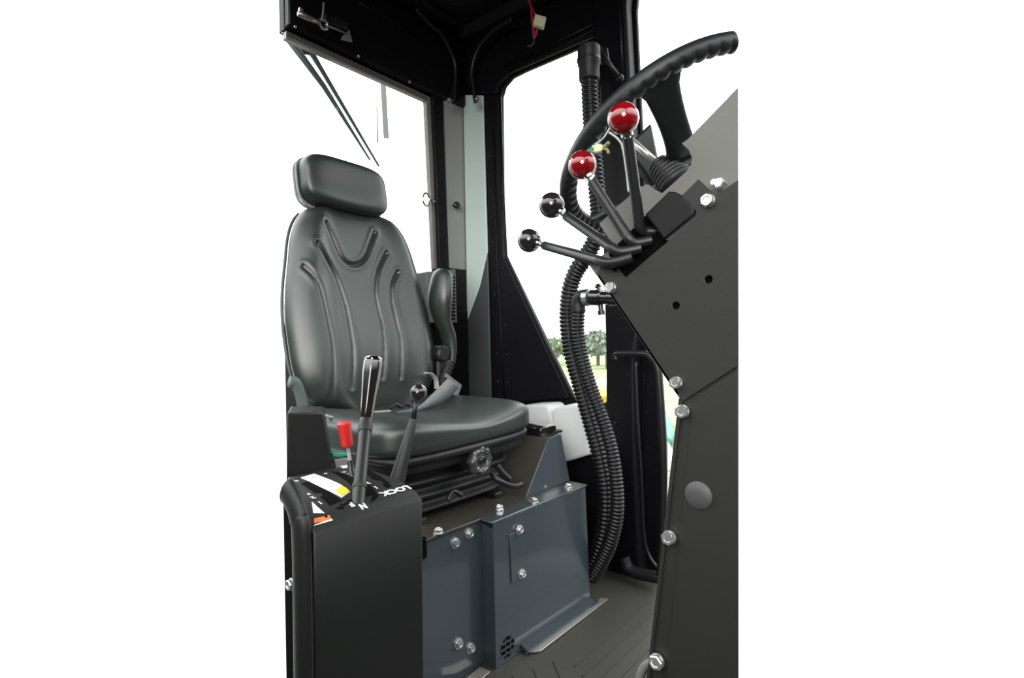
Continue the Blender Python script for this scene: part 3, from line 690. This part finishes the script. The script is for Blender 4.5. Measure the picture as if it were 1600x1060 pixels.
def strip(A, B, off=.0008, th=.0008, name='slot', mt=HOLE, parent=None, n=6):
    A = smoothpath([onarc(*q, off) for q in A], n); B = smoothpath([onarc(*q, off) for q in B], n); bm = bmesh.new(); g = []
    for a, b in zip(A, B): g.append([bm.verts.new(a), bm.verts.new(b), bm.verts.new(b-V((0, 0, th))), bm.verts.new(a-V((0, 0, th)))])
    for p, q in zip(g, g[1:]):
        for k in range(4): bm.faces.new([p[k], p[(k+1) % 4], q[(k+1) % 4], q[k]])
    bm.faces.new(g[0][::-1]); bm.faces.new(g[-1]); return obj(name, bm, mt, parent or cons)
strip([(470, 757), (484, 766), (500, 778), (512, 788), (519, 795), (530, 797)], [(484, 752), (505, 762), (522, 774), (534, 782), (548, 778), (560, 777)])
strip([(530, 797), (548, 796), (570, 790), (585, 783), (592, 776)], [(534, 780), (548, 778), (556, 776), (568, 770), (578, 764)])
strip([(515, 738), (530, 745), (545, 756), (556, 768), (560, 778)], [(528, 738), (545, 745), (566, 753), (580, 762), (592, 775)])
strip([(566, 736), (580, 748), (597, 760), (608, 765)], [(574, 735), (592, 744), (607, 755), (614, 764)])
strip([(470, 748), (492, 758), (512, 768), (534, 779)], [(491, 742), (512, 750), (532, 759), (547, 770)], .0016, name='warning_label', mt=WHITE)
strip([(524, 768), (528, 772), (533, 777)], [(535, 762), (541, 765), (546, 770)], .0022, name='label_panel', mt=YELL)
for k in range(5): strip([(484+k*7+dx, 748+k*3.6+dx*.45) for dx in (0, 2)], [(494+k*7+dx, 745.5+k*3.4+dx*.45) for dx in (0, 2)], .0021, name='label_print', mt=mat('pale_green_print', (.52, .60, .54), .6))
strip([(487, 786), (489, 800), (491, 823)], [(488, 786), (502, 799), (520, 814)], .0012, name='warning_decal', mt=WHITE)
strip([(490.5, 813), (491, 820)], [(515, 807), (517, 813)], .0018, name='decal_band', mt=ORNG)
strip([(505, 809.3), (505.5, 812.5)], [(511, 807.3), (512, 811)], .0022, name='decal_mark', mt=HOLE)
strip([(531, 730), (536, 733)], [(545, 728), (549, 731)], .0016, name='white_mark', mt=WHITE)
def letters(body, px, py, size, sx=1.0):
    bm = text_mesh(body, size); c = onarc(px, py)
    for v in bm.verts:
        x, y = c.x-v.co.x*sx, c.y-v.co.y
        v.co = V((x, y, top(y)+.0010))
    o = obj('lettering', bm, WHITE, cons); o['label'] = 'white lettering ' + body
letters('LOCK', 618, 768, .0165, 1.15); letters('N', 567, 793, .013); letters('F', 549, 790, .014)
for s_, q in (('1', (587, 763)), ('2', (575, 756)), ('3', (567, 750)), ('1', (500, 787)), ('2', (489, 779)), ('3', (481, 773)), ('R', (537, 739)), ('4', (546, 742)), ('P', (508, 741)), ('5', (463, 753))):
    letters(s_, *q, .011)
# moulded edge trim up the near side
tp = smoothpath([(gcx0-.006, .640, -.02), (gcx0-.006, .640, .25), (gcx0-.006, .638, .50), (gcx0-.006, .645, .545), (gcx0-.006, .662, .566), (gcx0-.006, .672, .571)], 8)
obj('edge_trim', tube(tp, .0175, 16, flat=(.55, 1.0), up=(1, 0, 0)), CONS, cons, smooth=True)
sd = obj('side_cover', prism([(gcx0-.002, .655, 0), (gcx0-.002, .675, .55), (gcx0-.002, .69, .56), (gcx0-.002, .69, 0)], (.002, 0, 0)), HOLE, cons)
bolt((gcx0-.003, onX(457, 913, gcx0-.003).y, onX(457, 913, gcx0-.003).z), (-1, 0, 0), .0065, .007, 1.2, cons)
strip_p = P2([(448, 800), (455, 797), (460, 824), (459, 826)], onX, gcx0-.004)
obj('side_decal', prism(strip_p, (.0008, 0, 0)), WHITE, cons)
# gear lever with bright grip
gl_ = thing('gear_lever', 'tall gear lever with glossy black chrome grip rising from the console slot', 'gear lever', onarc(558, 785))
GY = .72
ga, gb2, gc2 = onY(584, 559, GY), onY(572, 655, GY), onarc(558, 787, -.01)
dn = (ga-gb2)
obj('grip', lathe([(.0095, 0), (.0105, .006), (.0118, dn.length*.35), (.0150, dn.length*.75), (.0152, dn.length*.93), (.0135, dn.length*.985), (.010, dn.length), (.004, dn.length+.001)], gb2, dn, 8, wob=lambda t, r: r), BCHROME, gl_, bevel=.002, seg=3, angle=25)
obj('grip_cap', lathe([(.0135, 0), (.0140, .003), (.011, .006), (.004, .007)], ga-dn.normalized()*.004, dn, 24), CHROME, gl_, smooth=40)
obj('shaft', tube([gb2, gb2.lerp(gc2, .4), gc2], [.0098, .0088, .0092], 14), SHAFT, gl_, smooth=40)
obj('collar', lathe([(.0105, 0), (.0112, .008), (.0105, .016)], gb2.lerp(gc2, .16), gb2-gc2, 16), RUBBER, gl_, smooth=40)
obj('collar', lathe([(.0098, 0), (.0105, .004), (.0098, .008)], gb2.lerp(gc2, .78), gb2-gc2, 16), RUBBER, gl_, smooth=40)
rl = thing('lock_lever', 'thin lever with red plastic handle beside the tall gear lever', 'lever', onarc(553, 748))
ra, rb_, rc = onY(537, 660, .79), onY(543, 697, .79), onarc(553, 747, -.01)
obj('handle', lathe([(.0095, 0), (.0105, .003), (.0108, (ra-rb_).length*.8), (.0118, (ra-rb_).length*.96), (.0095, (ra-rb_).length)], rb_, ra-rb_, 8), REDP, rl, bevel=.001)
obj('rod', tube([rb_, rb_.lerp(rc, .3), rc], .0030, 10), VENT, rl, smooth=True)
obj('rod_sleeve', tube([rb_.lerp(rc, .45), rc], .0052, 12), SHAFT, rl, smooth=True)
# chrome-ball lever behind the console
bl = thing('ball_lever', 'glossy ball-topped lever with tapered rubber boot in front of the cushion', 'lever', onY(618, 752, .86))
bcn = onY(654, 613, .86); sb = onY(649, 636, .86); sc_ = onY(646, 655, .86); sd_ = onY(617, 765, .86)
obj('ball_knob', sphere(bcn, .0172, seg=36), BALLB, bl, smooth=True)
obj('neck', tube([bcn.lerp(sb, .7), sb, sc_], [.0045, .0045, .0062], 12), SHAFT, bl, smooth=True)
obj('boot', tube([sc_, sc_.lerp(sd_, .04), sc_.lerp(sd_, .5), sd_], [.0062, .0080, .0125, .0165], 14), RUBBER, bl, smooth=40)
# armrest box behind the console
ab = thing('armrest_box', 'plain dark upright box at the left edge between console and seat', 'box', (.5, .93, 0))
obj('body', prism(P2([(448, 646), (506, 645), (521, 740), (448, 760)], onY, .885), (.055, .09, 0)), CONS, ab, bevel=.003)
obj('base', box((.50, .895, 0), (.56, .94, .54)), CONS, ab, bevel=.003)
gg = thing('relay_block', 'small grey relay block with green cap between box and red-handled lever', 'relay', onY(532, 725, .90))
obj('body', prism(P2([(523, 718), (546, 716), (548, 732), (526, 735)], onY, .895), (0, .03, 0)), VENT, gg, bevel=.002)
obj('cap', prism(P2([(520, 708), (542, 708), (543, 713), (521, 714)], onY, .893), (0, .03, 0)), GREEN, gg, bevel=.001)

# ================================================================== SMALL FITTINGS
def wire(pts, r, mt, name, parent, t=None): return obj(name, tube(smoothpath(pts, 8), r, 8), mt, parent, smooth=True)
rw = thing('dangling_connector', 'red wires with a cream plug hanging from the ceiling corner', 'wiring', onD(835, 30, 1.75))
wire([onD(825, -6, 1.75), onD(830, 15, 1.75), onD(832, 35, 1.75), onD(834, 58, 1.75)], .0042, WIRER, 'wire', rw)
wire([onD(828, 5, 1.74), onD(836, 22, 1.73)], .0026, WIRER, 'wire', rw)
wire([onD(841, 38, 1.73), onD(838, 50, 1.74), onD(834, 60, 1.75)], .0042, WIRER, 'wire', rw)
wire([onD(834, 60, 1.75), onD(833, 67, 1.75), onD(828, 72, 1.75), onD(825, 71, 1.75)], .003, RUBBER, 'wire', rw)
pc = [onD(836, 21, 1.72), onD(854, 26, 1.72), onD(850, 43, 1.72), onD(833, 38, 1.72)]
obj('plug', prism(pc, D0*.018), CONN, rw, bevel=.003)
ww = thing('loose_wire', 'thin pale wire with a cream connector beside the lower red ball lever', 'wiring', onD(935, 232, .80))
wire([onD(990, 150, .86), onD(975, 164, .84), onD(958, 190, .82), onD(944, 214, .81), onD(929, 226, .80)], .0012, WIREW, 'wire', ww)
wire([onD(952, 207, .80), onD(966, 218, .79), onD(973, 232, .79), onD(979, 270, .79), onD(982, 300, .79)], .0016, WIREW, 'wire', ww)
obj('plug', prism([onD(x, y, .80) for x, y in ((925, 227), (934, 224), (943, 226), (941, 236), (930, 239), (925, 236))], D0*.010), CONN, ww, bevel=.0015)
wire([onD(941, 231, .805), onD(947, 227, .805), onD(951, 223, .80)], .0028, mat('olive_wire', (.25, .26, .08), .5), 'wire', ww)
wire([onD(941, 233, .805), onD(948, 234, .805), onD(951, 240, .80)], .0022, mat('olive_wire', (.25, .26, .08), .5), 'wire', ww)
wire([onD(926, 232, .80), onD(919, 236, .79), onD(914, 240, .79)], .0022, GREEN, 'wire', ww)
wm = thing('wiper_linkage', 'silver wiper motor linkage under the ceiling above the rear window', 'wiper linkage', onY(505, 38, 1.52))
obj('arm', tube([onY(466, 21, 1.52), onY(500, 36, 1.52)], .008, 10), mat('dull_brass_steel', (.45, .42, .33), .3, metal=.8), wm, smooth=True)
obj('arm_clip', box(tuple(onY(470, 18, 1.52)-V((.006, .005, .006))), tuple(onY(470, 18, 1.52)+V((.006, .005, .01)))), ZINC, wm, bevel=.002)
obj('joint_ring', tube([onY(506, 38, 1.52)+V((.014*math.cos(t), 0, .014*math.sin(t))) for t in [2*math.pi*i/24 for i in range(24)]], .004, 8, closed=True), ZINC, wm, smooth=True)
obj('rod', tube([onY(508, 39, 1.52), onY(543, 53, 1.52)], .003, 8), VENT, wm, smooth=True)
obj('foot_bracket', prism(P2([(546, 46), (551, 65), (534, 61), (538, 54), (543, 52)], onY, 1.52), (0, .008, 0)), VENT, wm, bevel=.001)
obj('cable', tube(smoothpath(P2([(506, 4), (505, 18), (503, 32)], onY, 1.51)), .003, 8), VENT, wm, smooth=True)
obj('motor_body', prism(P2([(508, 20), (545, 34), (545, 46), (508, 34)], onY, 1.53), (0, .02, 0)), RUBBER, wm, bevel=.004)
d1 = obj('drain_tube', tube(smoothpath(P2([(650, 15), (672, 38), (690, 55), (703, 78), (711, 100), (712, 125), (709, 150), (702, 158)], onY, 1.53)), .0075, 10), SHAFT, smooth=True)
tag(d1, 'curved black tube under the ceiling corner, the one over the rear window side', 'tube')
obj('tube_clip', sphere(onY(702, 157, 1.53), .010), VENT, d1, smooth=True)
d2 = obj('drain_tube', tube(smoothpath(P2([(800, 30), (775, 45), (752, 68), (741, 92), (737, 115), (740, 140), (743, 160)], onX, 1.54)), .0075, 10), SHAFT, smooth=True)
tag(d2, 'curved black tube under the ceiling corner, the one over the side window', 'tube')
obj('tube_clip', sphere(onX(745, 155, 1.54), .009), VENT, d2, smooth=True)
lr = thing('window_latch', 'small chrome ring latch on the edge of the rear window', 'latch', onY(668, 312, CY-.03))
rc_ = onY(666, 312, CY-.035)
obj('ring', tube([rc_+V((.012*math.cos(t)+.004*math.cos(t), 0, .024*math.sin(t))) for t in [2*math.pi*i/28 for i in range(28)]], .0035, 8, closed=True), CHROME, lr, smooth=True)
obj('catch', tube([onY(670, 312, CY-.035), onY(683, 316, CY-.02)], .005, 8), CHROME, lr, smooth=True)
kb = thing('latch_shadow_blob', 'dark round blob standing in for the latch shadow on the grey corner lining', 'shadow blob', onY(708, 322, CY-.02))
obj('blob', lathe([(.006, -.004), (.006, .010), (.014, .012), (.015, .020), (.012, .024)], onY(709, 322, CY-.012), (0, -1, 0), 18), SHAFT, kb, smooth=40)  # dark disc put where the latch shadow falls on the lining
pd = thing('pedal_rod', 'bent grey metal rod at the foot of the dash console', 'pedal', onX(1005, 1050, .70))
obj('rod', tube(smoothpath(P2([(998, 1075), (1002, 1052), (1010, 1040), (1022, 1034)], onX, .66)), .006, 12), VENT, pd, smooth=True)

# ================================================================== OUTSIDE THE REAR WINDOW
ws = thing('rear_wiper', 'dark window wiper slanting down outside the rear window', 'wiper', onY(470, 70, 1.66))
obj('arm', tube([onY(452, 62, 1.67), onY(506, 135, 1.67), onY(578, 250, 1.67)], [.013, .009, .0035], 8), mat('wiper_grey', (.17, .19, .22), .4), ws, smooth=True)
obj('blade', tube([onY(480, 72, 1.66), onY(500, 105, 1.66), onY(592, 260, 1.66)], [.009, .0065, .003], 8, flat=(1, 1.6)), MATS['wiper_grey'], ws, smooth=True)
obj('blade_pivot', prism(P2([(452, 60), (478, 68), (487, 86), (470, 84)], onY, 1.665), (0, .006, 0)), MATS['wiper_grey'], ws, bevel=.001)
ms = thing('mast_pole', 'grey upright pole outside behind the headrest, its lower half coloured pale for overexposure', 'pole', onY(608, 600, 3.0))
obj('sleeve', tube([onY(597, 100, 3.0), onY(603.5, 216, 3.0)], .0185, 14), POLEG, ms, smooth=40)
obj('pipe', tube([onY(603.5, 216, 3.0), onY(611, 345, 3.0), onY(620, 520, 3.0), onY(640, 905, 3.0)], .0150, 14), POLEW, ms, smooth=40)  # pale colour stands in for overexposure of the lower pole
tr_ = thing('thin_rod', 'very thin rod outside just left of the grey pole', 'rod', onY(590, 300, 2.9))
obj('upper', tube([onY(587.5, 110, 2.9), onY(589, 168, 2.9)], .0030, 8), POLEW, tr_, smooth=True)
obj('middle', tube([onY(589, 168, 2.9), onY(590, 222, 2.9)], .0045, 8), POLEG, tr_, smooth=True)
obj('lower', tube([onY(590, 222, 2.9), onY(593, 340, 2.9), onY(620, 920, 2.9)], .0032, 8), POLEW, tr_, smooth=True)

# ================================================================== FIELD OUTSIDE THE SIDE WINDOW
def ground_mat():
    g = bpy.data.materials.new('dry_field'); g.use_nodes = True; n = g.node_tree; b = n.nodes['Principled BSDF']; b.inputs['Roughness'].default_value = .9
    t = n.nodes.new('ShaderNodeTexCoord'); nz = n.nodes.new('ShaderNodeTexNoise'); nz.inputs['Scale'].default_value = 1.6; nz.inputs['Detail'].default_value = 8; nz.inputs['Roughness'].default_value = .7
    cr = n.nodes.new('ShaderNodeValToRGB'); e = cr.color_ramp.elements
    e[0].position = .32; e[0].color = (.17, .15, .10, 1); e[1].position = .68; e[1].color = (.46, .42, .32, 1)
    x = cr.color_ramp.elements.new(.5); x.color = (.28, .28, .17, 1)
    n.links.new(t.outputs['Object'], nz.inputs['Vector']); n.links.new(nz.outputs[0], cr.inputs[0]); n.links.new(cr.outputs[0], b.inputs[0]); return g
GZ = -1.2
def gp(px, t): p = CAM+ray(px, 530)*t; return V((p.x, p.y, GZ))
gr_ = struct(obj('ground', prism([gp(470, 2.6), gp(1120, 2.6), gp(1120, 62), gp(470, 62)], (0, 0, -.2)), ground_mat()))
ROAD = mat('pale_dirt_road', (.66, .62, .55), .9, bump=.3, bscale=3, var=.15)
rd = obj('dirt_road', prism([gp(838, 22.5), gp(1118, 22.5), gp(1118, 26), gp(838, 26)], (0, 0, .03)), ROAD); struct(rd)
GRASS = mat('pale_meadow', (.30, .34, .18), .9, bump=.3, bscale=3, var=.3, vscale=2)
struct(obj('meadow', prism([gp(838, 27), gp(1118, 27), gp(1118, 60), gp(838, 60)], (0, 0, .02)), GRASS))
LEAF = [mat('hazy_leaf_green', (.15, .19, .12), .8, var=.35, vscale=6), mat('hazy_leaf_grey', (.20, .24, .20), .8, var=.3, vscale=6)]  # distance haze is mixed into the tree and building colours
def bush(px, t, wd, hgt, mt, label):
    c = gp(px, t); bm = bmesh.new()
    rnd = random.Random(int(px*7+t))
    th = thing('distant_tree', label, 'tree', c, 'trees beyond the field')
    for k in range(420):
        u = rnd.uniform(0, 2*math.pi); v = rnd.uniform(-.6, 1); s = rnd.uniform(.65, 1)
        q = c+V((wd*math.cos(u)*math.sqrt(max(0, 1-v*v))*s, wd*math.sin(u)*math.sqrt(max(0, 1-v*v))*s, hgt*(.58+.42*v*s)))
        a = V((rnd.gauss(0, 1), rnd.gauss(0, 1), rnd.gauss(0, 1))).normalized()*.16*hgt/2; b = a.cross(V((rnd.gauss(0, 1), rnd.gauss(0, 1), rnd.gauss(0, 1)))).normalized()*.12*hgt/2
        bm.faces.new([bm.verts.new(q-a), bm.verts.new(q+b), bm.verts.new(q+a), bm.verts.new(q-b)])
    obj('crown', bm, mt, th); obj('trunk', tube([c, c+V((0, 0, hgt*.6))], .05*hgt, 8), mat('bark', (.16, .13, .10), .9), th)
bush(868, 40, 1.6, 2.0, LEAF[0], 'distant green bush low beyond the field, at the slanted window edge')
bush(893, 44, 1.5, 1.7, LEAF[1], 'small grey-green bush in the distance left of the ribbed hoses')
bush(934, 38, 1.3, 2.4, LEAF[0], 'distant tree seen in the window gap right of the ribbed hoses, nearer the hoses')
bush(948, 34, 1.3, 2.3, LEAF[1], 'pale distant tree beside the door post in the window gap')
hs = thing('far_building', 'pale low building far behind the field, beside the slanted window edge', 'building', gp(880, 55))
h0, h1_ = gp(868, 55), gp(900, 55)
obj('walls', prism([h0, h1_, h1_+D0*3, h0+D0*3], (0, 0, 1.9)), mat('pale_wall', (.45, .48, .50), .8), hs)
obj('roof', prism([h0+V((0, 0, 1.9)), h1_+V((0, 0, 1.9)), h1_+V((0, 0, 2.5))+D0*1.5, h0+V((0, 0, 2.5))+D0*1.5], D0*1.5), mat('grey_roof', (.35, .38, .38), .8), hs)
yb = obj('machine_hood', prism(P2([(893, 612), (900, 622), (914, 622), (914, 645), (905, 1400), (893, 1400)], onX, 1.95), (.25, 0, 0)), YPAINT, bevel=.01)
tag(yb, 'bit of yellow bodywork just outside the lower corner of the side window', 'bodywork')
gh = obj('green_hose', tube(smoothpath([onZ(x, y, GZ+.08) for x, y in ((1030, 640), (1038, 655), (1047, 675), (1042, 692))]), .09, 12), mat('pale_green_hose', (.05, .22, .15), .5), smooth=True)
tag(gh, 'short piece of green hose on the ground outside in the gap beside the dash', 'hose')
for i, (px, py, s) in enumerate(((1036, 700, .14), (1041, 712, .17), (1035, 725, .15))):
    c = onZ(px, py, GZ+s*.6); bm = bmesh.new(); bmesh.ops.create_icosphere(bm, subdivisions=3, radius=s)
    for v in bm.verts: v.co = c+v.co*(1+.35*noise.noise(v.co*5+V((i, 0, 0))))
    o = obj('pale_stone', bm, mat('pale_stone', (.55, .55, .52), .9, var=.2, vscale=20), smooth=True)
    tag(o, ('topmost', 'middle', 'lowest')[i]+' of the pale stones outside in the gap beside the dash', 'stone', 'pale stones beside the dash gap')
